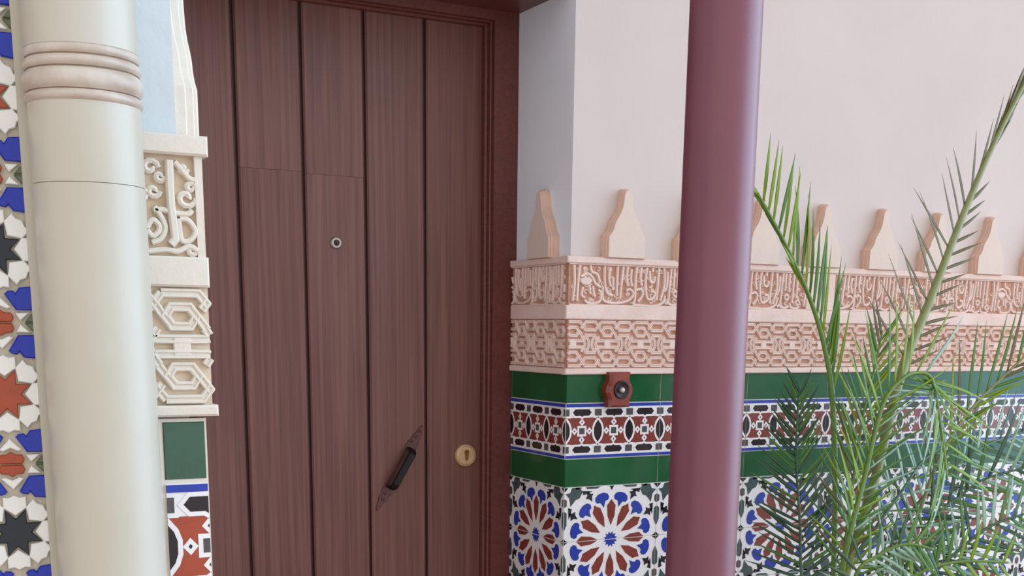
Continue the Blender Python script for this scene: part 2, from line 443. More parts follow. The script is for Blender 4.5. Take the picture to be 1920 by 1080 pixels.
def courses(parent, FRM, xs, zoff, cuts, rows=7):
    """tile courses: xs = left edges of whole tiles, cuts = [(left edge, x0, x1)] of cut tiles"""
    rowsdef = [('green_tile', me_green, 'g', Z_G1T-0.0700), ('border_tile', me_border, 'b', Z_B2), ('green_tile', me_green, 'g', Z_G2B)]
    z = Z_G2B
    for k in range(rows):
        z -= 0.1385
        rowsdef.append(('rosette_tile', me_ros_up if k % 2 == 0 else me_ros_lo, 'u' if k % 2 == 0 else 'l', z))
    for name, me, code, z in rowsdef:
        for x in xs:
            link(name, me, parent, FRM @ T(x, z+zoff, 0))
        for x, c0, c1 in cuts:
            link(name, cut_tile(code, c0, c1), parent, FRM @ T(x, z+zoff, 0))
courses(wr, FR, [0.28*k for k in range(9)], 0.0, [])
courses(wr, FV, [], 0.0, [(-0.28, 0.0, 0.2785), (-0.56, 0.256, 0.28)])

# ------------------------------------------------------------------ carved plaster: lattice and inscription
STRAP = [(-0.0043, 0.0), (-0.0040, 0.0038), (-0.0027, 0.0056), (-0.0012, 0.0052), (0.0, 0.0034), (0.0012, 0.0052), (0.0027, 0.0056), (0.0040, 0.0038), (0.0043, 0.0)]
PLATES = []
def lattice_lines(n0, n1):
    L = []; PLATES.clear()
    P = 98.0
    for k in range(n0, n1):
        def add(pts, full=True):
            L.append([((x+k*P)*0.001, y*0.001) for x, y in pts])
        for f in (0, 1):
            Y = (lambda y: y) if f == 0 else (lambda y: 117-y)
            add([(-19, Y(111)), (19, Y(111)), (35, Y(92)), (63, Y(92)), (79, Y(111))])
            add([(22, Y(95)), (35, Y(111)), (63, Y(111)), (76, Y(95))])
        for cy in (88, 29):
            # two hooked straps wound into each other
            add([(-27, cy+13), (-9.5, cy-9.5), (9.5, cy-9.5), (16, cy), (9.5, cy+8)])
            add([(27, cy-13), (9.5, cy+9.5), (-9.5, cy+9.5), (-16, cy), (-9.5, cy-8)])
        add([(31, 67), (36, 79), (62, 79), (67, 67)])
        add([(31, 50), (36, 38), (62, 38), (67, 50)])
        add([(37, 78), (43, 67), (44.5, 58.5), (43, 50), (37, 39)])
        add([(61, 78), (55, 67), (53.5, 58.5), (55, 50), (61, 39)])
        add([(31, 67), (25, 66), (-25, 66), (-31, 67)]); add([(31, 50), (25, 51), (-25, 51), (-31, 50)])
        add([(31, 67), (34, 58.5), (31, 50)]); add([(67, 67), (64, 58.5), (67, 50)])
        PLATES.append(((k*P-9)*0.001, (k*P+9)*0.001))
        add([(31, 67), (24, 77)]); add([(67, 67), (74, 77)]); add([(31, 50), (24, 40)]); add([(67, 50), (74, 40)])
    return L
def lattice_mesh(x0, x1, mats, shift=0.0, prof=STRAP):
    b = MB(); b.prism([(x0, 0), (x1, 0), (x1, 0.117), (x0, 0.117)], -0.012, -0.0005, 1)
    n0 = int(math.floor((x0-shift)/0.098))-1; n1 = int(math.ceil((x1-shift)/0.098))+1
    for i, l in enumerate(lattice_lines(n0, n1)):
        l = [(x+shift, y) for x, y in l]
        for pc in clip_line(l, x0+0.001, x1-0.001):
            b.sweep(pc, [(o_, h+(i % 3)*0.0003) for o_, h in prof], 0, z=-0.001)
    for xa, xb in PLATES:
        q = clip_rect([(xa+shift, 0.049), (xb+shift, 0.049), (xb+shift, 0.068), (xa+shift, 0.068)], x0+0.001, x1-0.001, 0, 1)
        if q: b.prism(q, -0.001, 0.0046, 0, 0.001, 0.001)
    return b.mesh('lattice_panel', mats)

LETTER = [(-0.0036, 0.0), (-0.0032, 0.0044), (-0.0018, 0.0062), (0.0018, 0.0062), (0.0032, 0.0044), (0.0036, 0.0)]
SCROLL = [(-0.0019, 0.0), (-0.0015, 0.0026), (0.0, 0.0036), (0.0015, 0.0026), (0.0019, 0.0)]
def px(pts): return [((x-725)*0.000283, (645-y)*0.000213) for x, y in pts]
LET = [
    [(770, 205), (778, 400), (762, 600)], [(828, 205), (812, 400), (806, 600)],
    [(838, 330), (900, 296), (950, 330), (985, 400), (1035, 440)], [(960, 430), (975, 545)], [(925, 430), (938, 520)], [(862, 440), (850, 530), (880, 560)],
    [(880, 585), (915, 618), (985, 618), (1038, 585), (1042, 500), (1015, 470)],
    [(1062, 430), (1060, 555), (1105, 603), (1225, 610), (1330, 575), (1378, 505), (1340, 455), (1300, 470)],
    [(1075, 205), (1078, 360), (1100, 490), (1165, 530)], [(1208, 205), (1204, 400), (1206, 530)], [(1266, 205), (1250, 400), (1238, 560)],
    [(1402, 205), (1394, 400), (1390, 585), (1345, 622)], [(1400, 460), (1460, 450), (1472, 520), (1425, 590)],
    [(1345, 622), (1420, 630), (1490, 634), (1600, 636), (1690, 592), (1712, 515)],
    [(1512, 205), (1500, 400), (1528, 555), (1590, 540), (1600, 480), (1560, 470)], [(1640, 205), (1628, 400), (1622, 570)], [(1692, 205), (1702, 380), (1662, 575)],
    [(1540, 240), (1548, 350), (1588, 365), (1598, 300)],
    [(1772, 205), (1758, 400), (1748, 560), (1712, 610)], [(1740, 600), (1800, 622), (1850, 600)], [(1850, 205), (1846, 330), (1850, 430)],
    [(1795, 490), (1820, 460), (1848, 490), (1822, 525), (1795, 490)],
    [(930, 205), (945, 270), (1000, 300), (1030, 380)], [(1130, 215), (1122, 330), (1140, 430)], [(1162, 330), (1165, 470)], [(1312, 205), (1304, 330), (1318, 420)], [(1352, 230), (1345, 330), (1360, 420)], [(1452, 205), (1446, 320), (1462, 410)], [(1575, 205), (1572, 250)], [(1730, 240), (1728, 400), (1700, 470)], [(1806, 205), (1802, 420)],
    [(1905, 205), (1896, 420), (1892, 560)], [(1862, 560), (1880, 612), (1950, 622), (1985, 575), (1960, 520), (1935, 560), (1990, 600)], [(1950, 205), (1944, 420), (1938, 500)],
]
def letters(b, x0, x1, shift, r):
    for l in LET:
        l2 = [(x+shift, y) for x, y in px(smooth_line(l, 5))]
        for pc in clip_line(l2, x0+0.003, x1-0.003):
            b.sweep(pc, LETTER, 0, z=-0.0008)
    # palm leaf boss
    cx, cy = shift+(890-725)*0.000283, (645-380)*0.000213
    pl = [(cx+0.017*math.cos(a)*(1+0.12*math.sin(3*a)), cy+0.0095*math.sin(a)) for a in [2*math.pi*i/14 for i in range(14)]]
    pl = clip_rect(pl, x0+0.003, x1-0.003, 0, 0.1)
    if pl: b.prism(pl, -0.001, 0.0062, 0, 0.002, 0.0025)
def scrolls(b, x0, x1, r):
    n = int((x1-x0)/0.36*95)
    for i in range(n):
        cx = r.uniform(x0+0.008, x1-0.008); cy = r.uniform(0.010, 0.090); R_ = r.uniform(0.004, 0.008); a0 = r.uniform(0, 6.28); sg = r.choice((-1, 1))
        pts = [(cx+R_*(1-0.085*j)*math.cos(a0+sg*j*0.62), cy+R_*(1-0.085*j)*math.sin(a0+sg*j*0.62)) for j in range(10)]
        b.sweep(pts, SCROLL, 0, z=-0.0008)
def inscription_mesh(x0, x1, mats):
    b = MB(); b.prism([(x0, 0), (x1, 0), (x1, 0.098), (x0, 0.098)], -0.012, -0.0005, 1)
    r = random.Random(int(x0*1000)+3)
    s = math.floor(x0/0.36)*0.36
    while s < x1:
        letters(b, x0, x1, s, r); s += 0.36
    scrolls(b, x0, x1, r)
    # narrow rims
    b.prism([(x0, 0.0), (x1, 0.0), (x1, 0.003), (x0, 0.003)], -0.001, 0.004, 0)
    b.prism([(x0, 0.095), (x1, 0.095), (x1, 0.098), (x0, 0.098)], -0.001, 0.004, 0)
    return b.mesh('inscription_panel', mats)

CM = ['carved_plaster', 'carved_ground']
Z_CAP, Z_CT, Z_CB, Z_GT, Z_GB = 1.6520, 1.6365, 1.5385, 1.5055, 1.3885
def ledge(parent, FRM, x0, x1, z0, z1, out, m, name='ledge', back=WT):
    b = MB(); c = 0.0022
    b.prism([(x0, z0), (x1, z0), (x1, z1), (x0, z1)], -back, out, 0, c, c)
    return link(name, b.mesh(name, m), parent, FRM)
LX = 2.9
# right wall
for z0, z1, o_ in ((Z_CT, Z_CAP, 0.009), (Z_GT, Z_CB, 0.006), (Z_G1T-0.0005, Z_GB, 0.008)):
    ledge(wr, FR, -0.009, LX, z0, z1, o_, 'carved_plaster')
    ledge(wr, FV, -0.284, -WT, z0, z1, o_, 'carved_plaster')
# lattice casts, 392 mm long; inscription casts with one plain block between them
x = 0.0
pm = None
while x < LX-0.1:
    x2 = min(x+0.392, LX)
    if x2-x > 0.39:
        if pm is None: pm = lattice_mesh(0, 0.392, CM, 0.112-0.098)
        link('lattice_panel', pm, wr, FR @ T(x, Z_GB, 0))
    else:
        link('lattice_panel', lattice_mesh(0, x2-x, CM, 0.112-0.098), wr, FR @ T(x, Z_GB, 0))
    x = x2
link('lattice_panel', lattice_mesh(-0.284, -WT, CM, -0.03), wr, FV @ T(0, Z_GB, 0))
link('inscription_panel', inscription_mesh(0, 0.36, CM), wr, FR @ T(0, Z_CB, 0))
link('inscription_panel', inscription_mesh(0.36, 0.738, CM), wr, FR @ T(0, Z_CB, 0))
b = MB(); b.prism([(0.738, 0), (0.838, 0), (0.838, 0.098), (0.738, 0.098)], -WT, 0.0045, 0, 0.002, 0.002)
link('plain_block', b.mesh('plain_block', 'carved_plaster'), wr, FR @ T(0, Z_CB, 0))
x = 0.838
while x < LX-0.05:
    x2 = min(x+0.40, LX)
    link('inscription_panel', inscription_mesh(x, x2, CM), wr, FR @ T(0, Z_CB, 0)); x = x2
link('inscription_panel', inscription_mesh(-0.284, -WT, CM), wr, FV @ T(0, Z_CB, 0))

# stepped merlons on the upper ledge
HALF = [(0.0575, 0.0), (0.0575, 0.050), (0.0480, 0.060), (0.0425, 0.070), (0.0400, 0.080), (0.0330, 0.092), (0.0240, 0.104), (0.0175, 0.118), (0.0145, 0.134), (0.0125, 0.150), (0.0085, 0.158), (0.0, 0.161)]
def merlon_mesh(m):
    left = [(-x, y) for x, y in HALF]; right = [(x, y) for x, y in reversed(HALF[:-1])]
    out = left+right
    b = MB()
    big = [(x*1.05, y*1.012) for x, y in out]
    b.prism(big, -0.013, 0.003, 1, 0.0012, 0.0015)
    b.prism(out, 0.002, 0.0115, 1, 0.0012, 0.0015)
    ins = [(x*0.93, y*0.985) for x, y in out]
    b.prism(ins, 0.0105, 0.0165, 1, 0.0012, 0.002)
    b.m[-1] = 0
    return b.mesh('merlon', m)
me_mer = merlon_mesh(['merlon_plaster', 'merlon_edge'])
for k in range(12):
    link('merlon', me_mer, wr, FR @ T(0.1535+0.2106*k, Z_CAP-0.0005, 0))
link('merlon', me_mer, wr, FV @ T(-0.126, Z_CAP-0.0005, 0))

# ------------------------------------------------------------------ door, frame, lintel
FY, LY = 0.285, 0.340      # front of frame, front of leaf
XR = -0.057; XL = -1.150; ZT = 2.222
fr = link('trim_1', None); tag(fr, 'dark reddish brown wooden door frame with stepped moulding', 'door frame', 'structure')
b = MB()
prof = [(0.0, FY), (0.0, FY+0.016), (-0.003, FY+0.019), (-0.003, FY+0.034), (-0.008, FY+0.038), (-0.008, 0.40)]
def jamb(xi, xo, sgn):
    b = MB(); pl = [(xi+sgn*o_, y) for o_, y in prof]+[(xo, 0.40), (xo, FY)]
    # profile in X,Y extruded along Z
    k = len(pl); n = len(b.v)
    for z in (0.0, ZT+0.07): b.v += [(x, y, z) for x, y in pl]
    for i in range(k):
        j = (i+1) % k; b.face([i, j, k+j, k+i])
    b.face(list(range(k))); b.face([k+i for i in reversed(range(k))])
    me = b.mesh('jamb', 'frame_wood')
    bm = bmesh.new(); bm.from_mesh(me); bmesh.ops.recalc_face_normals(bm, faces=bm.faces); bm.to_mesh(me); bm.free()
    return link('jamb', me, fr)
jamb(XR, 0.0125, 1)
jamb(XL, PX-0.0165, -1)
b = MB(); pl = [(ZT+o_, y) for o_, y in prof]+[(ZT+0.075, 0.40), (ZT+0.075, FY)]
k = len(pl)
for x in (XL, XR): b.v += [(x, y+0.0003, z) for z, y in pl]
for i in range(k):
    j = (i+1) % k; b.face([i, j, k+j, k+i])
b.face(list(range(k))); b.face([k+i for i in reversed(range(k))])
me = b.mesh('head', 'frame_wood')
bm = bmesh.new(); bm.from_mesh(me); bmesh.ops.recalc_face_normals(bm, faces=bm.faces); bm.to_mesh(me); bm.free()
link('head', me, fr)
b = MB(); b.box((PX-0.0165, 0.03, 2.244), (WT, 0.62, 2.30)); li = link('trim_2', b.mesh('lintel', 'frame_wood'))
tag(li, 'dark wooden lintel soffit above the door recess', 'lintel', 'structure')

door = link('door_1', None); tag(door, 'dark brown wooden door of wide vertical planks with brass lock', 'door', 'structure')
door.location = (0, 0, 0)
edges = [-0.046, -0.2205, -0.380, -0.538, -0.699, -0.860, -1.021, -1.162]
def plank_mesh(w, y0, y1):
    b = MB(); g = 0.0035; c = 0.004
    pr = [(g, -0.030), (w-g, -0.030), (w-g, -c), (w-g-c, 0.0), (g+c, 0.0), (g, -c)]
    for y in (y0, y1): b.v += [(x, y, z) for x, z in pr]
    for i in range(6):
        j = (i+1) % 6; b.face([j, i, 6+i, 6+j])
    b.face(list(range(6))); b.face([6+i for i in reversed(range(6))])
    return b.mesh('plank', 'door_wood')
for n_, (a, c) in enumerate(zip(edges, edges[1:])):
    cuts = [0.0, 2.225]
    if n_ in (2, 3): cuts = [0.0, 1.825+0.004*(n_-2), 2.225]       # two boards are scarfed high up
    for y0, y1 in zip(cuts, cuts[1:]):
        link('plank', plank_mesh(a-c, y0+(0.00025 if y0 else 0), y1-(0.00025 if y1 < 2 else 0)), door, frame(c, LY, (1, 0), (0, -1)) @ T(0, 0.012, 0))
b = MB(); b.box((-1.165, LY+0.011, 0.012), (-0.043, LY+0.05, 2.235)); link('backing_board', b.mesh('backing_board', 'groove_wood'), door)
# peephole
FD = frame(0, LY, (1, 0), (0, -1))
def zlathe(prof, seg=32):
    b = MB(); b.lathe(prof, seg); return b
pe = zlathe([(0.0145, 0.0), (0.0145, 0.003), (0.012, 0.0055), (0.0075, 0.0055), (0.0065, 0.0025)], 28)
ph = link('peephole', pe.mesh('peephole', 'steel'), door, FD @ T(-0.461, 1.681, 0)); ph['label'] = 'small round metal peephole'
pe = zlathe([(0.0068, 0.001), (0.0060, 0.0045), (0.003, 0.0058), (0.0005, 0.006)], 20)
link('lens', pe.mesh('lens', 'bell_cup'), ph)
# lock escutcheon
pe = zlathe([(0.0300, 0.0), (0.0300, 0.0055), (0.0280, 0.0085), (0.0265, 0.0090), (0.0255, 0.0080), (0.0238, 0.0105), (0.0225, 0.0112)], 40)
lk = link('lock_escutcheon', pe.mesh('lock_escutcheon', 'brass'), door, FD @ T(-0.109, 1.150, 0)); lk['label'] = 'round brass lock escutcheon'
def keyhole(s, n=12):
    top = [(0.0075*s*math.cos(a), 0.0085*s+0.0075*s*math.sin(a)) for a in [math.radians(-35+250*i/n) for i in range(n+1)]]
    bot = [(0.0045*s*math.cos(a), -0.0095*s+0.0045*s*math.sin(a)) for a in [math.radians(180+180*i/6) for i in range(7)]]
    return top+bot
b = MB(); b.prism(keyhole(1.0), 0.0100, 0.0125, 0, 0.0006, 0.0006); cy = link('cylinder', b.mesh('cylinder', 'brass_dark'), lk)
b = MB(); b.prism([(-0.0007, 0.003), (0.0007, 0.003), (0.0007, 0.013), (-0.0007, 0.013)], 0.0120, 0.0128, 0); b.prism([(-0.003, 0.0105), (0.003, 0.0105), (0.003, 0.0115), (-0.003, 0.0115)], 0.0120, 0.0128, 0)
link('key_slot', b.mesh('key_slot', 'black_hole'), lk)
# iron pull handle on a pointed plate, set diagonally
ha = Vector((-0.366, 1.015)); hb = Vector((-0.233, 1.233)); hl = (hb-ha).length; hd = (hb-ha).normalized(); ang = math.atan2(hd.y, hd.x)
half = [(0.0, 0.0), (0.012, 0.006), (0.026, 0.007), (0.034, 0.012), (0.046, 0.011), (0.056, 0.0155), (0.075, 0.014), (0.128, 0.012)]
half = half+[(hl-x, w) for x, w in reversed(half[:-1])]
pl = [(x, w) for x, w in half]+[(x, -w) for x, w in reversed(half[1:-1])]
HM = FD @ T(ha.x, ha.y, 0) @ Matrix.Rotation(ang, 4, 'Z')
b = MB(); b.prism(pl, -0.001, 0.0035, 0, 0.0012, 0.0012)
hp = link('door_handle', b.mesh('handle_plate', 'bronze_plate'), door, HM); hp['label'] = 'dark iron pull handle set diagonally on a pointed plate'
b = MB()
c0, c1 = hl*0.27, hl*0.73
path = [(c0, 0, 0.002), (c0, 0, 0.020), (c0+0.004, 0, 0.030), (c0+0.014, 0, 0.035), (c1-0.014, 0, 0.035), (c1-0.004, 0, 0.030), (c1, 0, 0.020), (c1, 0, 0.002)]
wd = 0.0105; n = 0
for x, y, z in path:
    th = 0.005
    dx = th if x < hl/2 else -th
    up = z > 0.032
    b.v += [(x+(0 if up else dx), -wd, z+(-th if up else 0)), (x+(0 if up else dx), wd, z+(-th if up else 0)), (x+(0 if up else -dx*0.2), wd*0.86, z+(th*0.6 if up else 0)), (x+(0 if up else -dx*0.2), -wd*0.86, z+(th*0.6 if up else 0))]
for i in range(len(path)-1):
    for j in range(4):
        j2 = (j+1) % 4; b.face([i*4+j, i*4+j2, (i+1)*4+j2, (i+1)*4+j])
b.face([0, 1, 2, 3]); b.face([28, 31, 30, 29])
me = b.mesh('grip', 'iron'); bm = bmesh.new(); bm.from_mesh(me); bmesh.ops.recalc_face_normals(bm, faces=bm.faces)
bmesh.ops.bevel(bm, geom=list(bm.edges), offset=0.0012, segments=2, affect='EDGES'); bm.to_mesh(me); bm.free()
link('grip', me, hp)
sc = zlathe([(0.0036, 0.0), (0.0034, 0.0015), (0.002, 0.0028), (0.0004, 0.0032)], 14); me_sc = sc.mesh('screw', 'steel')
for x, y in ((hl*0.52, -0.0125), (hl*0.43, -0.0125)):
    link('screw', me_sc, hp, T(x, y, 0.003))
sc = zlathe([(0.0045, 0.0), (0.0042, 0.0015), (0.002, 0.003), (0.0004, 0.0034)], 14); me_st = sc.mesh('stud', 'bronze_plate')
for x, y in ((hl*0.86, 0.004), (hl*0.80, 0.008), (hl*0.93, 0.002), (hl*0.14, 0.0), (hl*0.2, 0.004)):
    link('stud', me_st, hp, T(x, y, 0.003))

# ------------------------------------------------------------------ doorbell
BX, BZ = 0.1405, 1.337
bell = link('doorbell', None, None, FR @ T(BX, BZ, 0) @ Matrix.Scale(1.06, 4)); tag(bell, 'reddish wooden doorbell with round push button on the green tiles', 'doorbell')
hs = [(0.0295, 0.0405), (0.0280, 0.030), (0.0275, 0.022), (0.0300, 0.016), (0.0345, 0.010), (0.0370, 0.002), (0.0365, -0.007), (0.0330, -0.016), (0.0300, -0.024), (0.0290, -0.032), (0.0295, -0.0405)]
ol = hs+[(-x, y) for x, y in reversed(hs)]
b = MB(); b.prism(ol, -0.001, 0.028, 0, 0.006, 0.009)
link('base', b.mesh('bell_base', 'bell_wood'), bell)
b = MB(); b.lathe([(0.0212, 0.026), (0.0212, 0.0300), (0.0200, 0.0318), (0.0180, 0.0318), (0.0150, 0.0295), (0.0085, 0.0285)], 36)
cu = link('cup', b.mesh('bell_cup', 'bell_cup'), bell)
b = MB(); b.lathe([(0.0072, 0.0285), (0.0072, 0.0325), (0.0060, 0.0342), (0.0045, 0.0335)], 28); link('collar', b.mesh('bell_collar', 'steel'), bell)
b = MB(); b.lathe([(0.0048, 0.030), (0.0048, 0.0345), (0.0036, 0.0372), (0.0016, 0.0385), (0.0002, 0.0388)], 24)
link('push_button', b.mesh('push_button', 'button_white'), bell)

# ------------------------------------------------------------------ near pier: bands, cut tiles, merlon
DZ = 0.010
PM = ['pier_plaster', 'pier_ground']
XP0 = -0.40
b = MB(); b.box((PX-0.16, PYY+0.0015, 0), (PX-0.0015, PYY+WT, Z_G1T+DZ)); b.box((PX-0.017, PYY+0.004, 0), (PX-0.0015, PYY+0.45, Z_G1T+DZ))
link('mortar_bed', b.mesh('mortar_bed', 'pier_plaster'), wl)
# front: cut tiles beside the column (one narrow strip)
TX = -0.0485
me_pg = tile_mesh('green_tile', 280, 62.5, [], ['pier_green_glaze'], 0, 0.0460, gap=0.0012)
link('green_tile', me_pg, wl, FL @ T(TX, Z_G1T+DZ-0.0650, 0))
bx0 = 0.0010
me_pb = tile_mesh('border_tile', 280, B_H, bcells, BM[:7]+['star_red_glaze', 'white_glaze'], bx0, bx0+0.0465)
link('border_tile', me_pb, wl, FL @ T(TX-bx0, Z_B2+DZ+0.002, 0))
link('green_tile', cut_tile('g', 0, 0.0465), wl, FL @ T(TX, Z_G2B+DZ, 0))
z = Z_G2B+DZ
me_pr = [cut_tile('u', 0.05, 0.0965), cut_tile('l', 0.05, 0.0965)]
for k in range(7):
    z -= 0.1385
    link('rosette_tile', me_pr[k % 2], wl, FL @ T(TX-0.05, z, 0))
courses(wl, FP, [0.012], DZ, [(0.292, 0, 0.157)])
# front bands
for z0, z1, o_ in ((Z_CT, Z_CAP+0.004, 0.010), (Z_GT+0.003, Z_CB, 0.007), (Z_G1T+0.0025, Z_GB, 0.010)):
    e = 0.010 if z1 > 1.6 or z1 < 1.45 else 0.007
    ledge(wl, FL, -0.16, e, z0+DZ, z1+DZ, o_, 'pier_plaster')
    ledge(wl, FP, WT, 0.45, z0+DZ, z1+DZ, e, 'pier_plaster')
PST = [(-0.0050, 0.0), (-0.0046, 0.0042), (-0.0036, 0.0060), (-0.0020, 0.0060), (-0.0008, 0.0042), (0.0008, 0.0042), (0.0020, 0.0060), (0.0036, 0.0060), (0.0046, 0.0042), (0.0050, 0.0)]
b = None
sc_l = T(0, Z_GB+DZ, 0) @ Matrix.Scale(1.025, 4, (0, 1, 0))
link('lattice_panel', lattice_mesh(-0.16, 0.006, PM, -0.024, PST), wl, FL @ sc_l)
link('lattice_panel', lattice_mesh(WT, 0.45, PM, 0.02, PST), wl, FP @ sc_l)
# front inscription fragment
BIG = [(-0.0044, 0.0), (-0.0041, 0.0058), (-0.0024, 0.0078), (0.0024, 0.0078), (0.0041, 0.0058), (0.0044, 0.0)]
MID = [(-0.0030, 0.0), (-0.0027, 0.0046), (-0.0012, 0.0062), (0.0012, 0.0062), (0.0027, 0.0046), (0.0030, 0.0)]
def lz(pts): return [((x-505)*0.000139, (930-y)*0.000128) for x, y in pts]
b = MB(); b.prism([(-0.16, 0), (0.004, 0), (0.004, 0.098), (-0.16, 0.098)], -0.012, -0.0005, 1)
b.sweep(lz([(300, 205), (296, 400), (300, 560), (312, 700), (318, 800), (285, 840)]), BIG, 0, z=-0.0008)
for l in ([(175, 585), (240, 578), (330, 600), (420, 600), (450, 570)], [(180, 560), (230, 640), (252, 720), (215, 800), (150, 830)],
          [(120, 720), (160, 660), (205, 690), (205, 740), (160, 780), (120, 740)], [(350, 640), (365, 800), (430, 800), (470, 730), (420, 650), (360, 640)],
          [(110, 900), (250, 880), (330, 890), (420, 850), (480, 880)], [(80, 200), (90, 420), (80, 600), (110, 760)], [(340, 215), (380, 260), (440, 330), (480, 340)]):
    b.sweep(lz(smooth_line(l, 5)), MID, 0, z=-0.0008)
for cx, cy, R_, sg in ((415, 480, 75, 1), (165, 265, 62, -1), (180, 440, 50, 1), (110, 480, 45, -1), (400, 260, 34, 1), (450, 400, 40, -1), (230, 330, 40, 1), (440, 880, 36, 1)):
    pts = [(cx+R_*(1-0.07*j)*math.cos(sg*j*0.6), cy+R_*(1-0.07*j)*math.sin(sg*j*0.6)) for j in range(12)]
    b.sweep(lz(pts), [(o_*1.7, h*1.5) for o_, h in SCROLL], 0, z=-0.0008)
b.prism([(-0.0035, 0), (0.0045, 0), (0.0045, 0.098), (-0.0035, 0.098)], -0.002, 0.0045, 0)
link('inscription_panel', b.mesh('inscription_panel', PM), wl, FL @ T(0, Z_CB+DZ, 0))
for x0, x1 in ((WT, 0.45),):
    link('inscription_panel', inscription_mesh(x0, x1, PM), wl, FP @ T(0, Z_CB+DZ, 0))
# merlons along the passage side of the pier
me_mp = merlon_mesh(['pier_plaster', 'pier_plaster'])
for k in range(2):
    link('merlon', me_mp, wl, FP @ T(0.074+0.2106*k, Z_CAP+DZ+0.003, -0.007))

# ------------------------------------------------------------------ mosaic panel left of the column
MXA, MS = -1.4025, 0.1355/1030      # axis of the star column, metres per drawing unit
MY = -1.300
b = MB(); b.box((-1.9, MY+0.0025, 0), (-1.345, PYY+0.012, 3.9)); link('mosaic_bed', b.mesh('mosaic_bed', 'mosaic_grout'), wl)
STAR = [(195*math.cos(math.radians(22.5+45*k)), 195*math.sin(math.radians(22.5+45*k))) if j == 0 else (112*math.cos(math.radians(45+45*k)), 112*math.sin(math.radians(45+45*k))) for k in range(8) for j in (0, 1)]
HOUSE = [(124, 0), (186, 86), (276, 86), (270, 40), (288, 0), (270, -40), (276, -86), (186, -86)]
def pol8(k): return polar(math.radians(45*k), HOUSE)
MOS = {}
def mos_mesh(name, poly, m):
    q = [(x*MS, y*MS) for x, y in offset_poly(ccw(poly), -4.5)]
    b = MB(); b.prism(q, -0.006, 0.0012, 0, 0.0010, 0.0012); return b.mesh(name, m)
# pieces drawn about the star centre (0,0) and the row between two stars (y = 515)
BLUE = [(62, 288), (100, 282), (116, 300), (142, 262), (178, 258), (238, 252), (234, 360), (262, 398), (222, 432), (112, 430), (36, 312)]
HEART = [(0, 320), (88, 408), (52, 424), (0, 400), (-52, 424), (-88, 408)]
SMALL = [(-80, 515), (-98, 475), (-78, 440), (-34, 438), (0, 416), (34, 438), (78, 440), (98, 475), (80, 515)]
TRI = [(98, 442), (212, 440), (138, 508), (118, 480)]
LEAF = [(300, 515), (160, 515), (212, 452), (300, 440), (388, 452), (440, 515)]
BAR = [(300, 262), (268, 285), (264, 370), (300, 395), (336, 370), (332, 285)]
DOT = [(300, 408), (284, 420), (300, 434), (316, 420)]
PUR = [(300, 160), (272, 172), (288, 200), (268, 222), (300, 240), (332, 222), (312, 200), (328, 172)]
def mir(p): return [(-x, y) for x, y in p]
def flipy(p): return [(x, -y) for x, y in p]
meshes = {}
for nm, poly, m in [('star_k', STAR, 'mosaic_black'), ('star_r', STAR, 'mosaic_brown')]+[('house%d' % k, pol8(k), 'mosaic_white') for k in range(8)]:
    meshes[nm] = mos_mesh('mosaic_tile', poly, m)
for nm, poly, m in (('blue', BLUE, 'mosaic_blue'), ('heart', HEART, 'mosaic_white'), ('small', SMALL, 'mosaic_brown'), ('tri', TRI, 'mosaic_white'), ('leaf', LEAF, 'mosaic_olive'), ('bar', BAR, 'mosaic_cream'), ('dot', DOT, 'mosaic_cream'), ('pur', PUR, 'mosaic_purple')):
    for sy in (0, 1):
        for sx in (0, 1):
            p = flipy(poly) if sy else poly
            p = mir(p) if sx else p
            meshes[nm, sx, sy] = mos_mesh('mosaic_tile', p, m)
MF = frame(0, MY, (1, 0), (0, -1))
MFIELD = MB(); MMATS = ['mosaic_white', 'mosaic_blue', 'mosaic_brown', 'mosaic_black', 'mosaic_olive', 'mosaic_cream', 'mosaic_purple']
def mos_put(me, x, z, single=True):
    if single:
        link('mosaic_tile', me, wl, MF @ T(x, z, 0)); return
    n = len(MFIELD.v); mi = MMATS.index(me.materials[0].name)           # outlying tiles of the panel, joined
    MFIELD.v += [(v.co.x+x, v.co.y+z, v.co.z) for v in me.vertices]
    for p in me.polygons: MFIELD.face([n+i for i in p.vertices], mi)
PERX = 600*MS
for col in range(0, -3, -1):
    ax = MXA+col*PERX
    for row in range(-4, 8):
        zc = 1.2775+row*0.1355; one = col == 0 and -1 <= row <= 4
        mos_put(meshes['star_k' if (row+col) % 2 == 0 else 'star_r'], ax, zc, one)
        for k in range(8):
            if k == 0 and col < 0: continue       # the piece at the seam belongs to the neighbour column
            mos_put(meshes['house%d' % k], ax, zc, one)
        for sy in (0, 1):
            for sx in (0, 1):
                mos_put(meshes['blue', sx, sy], ax, zc, one); mos_put(meshes['tri', sx, sy], ax, zc, one)
            mos_put(meshes['heart', 0, sy], ax, zc, one); mos_put(meshes['small', 0, sy], ax, zc, one)
            for nm in ('leaf', 'bar', 'dot', 'pur'):
                mos_put(meshes[nm, 1, sy], ax, zc, one)
                if col == 0 and nm != 'leaf': mos_put(meshes[nm, 0, sy], ax, zc, one)
                if col == 0 and nm == 'leaf': mos_put(meshes[nm, 0, sy], ax, zc, one)
mf = link('mosaic_field', MFIELD.mesh('mosaic_field', MMATS), wl, MF); mf['kind'] = 'stuff'

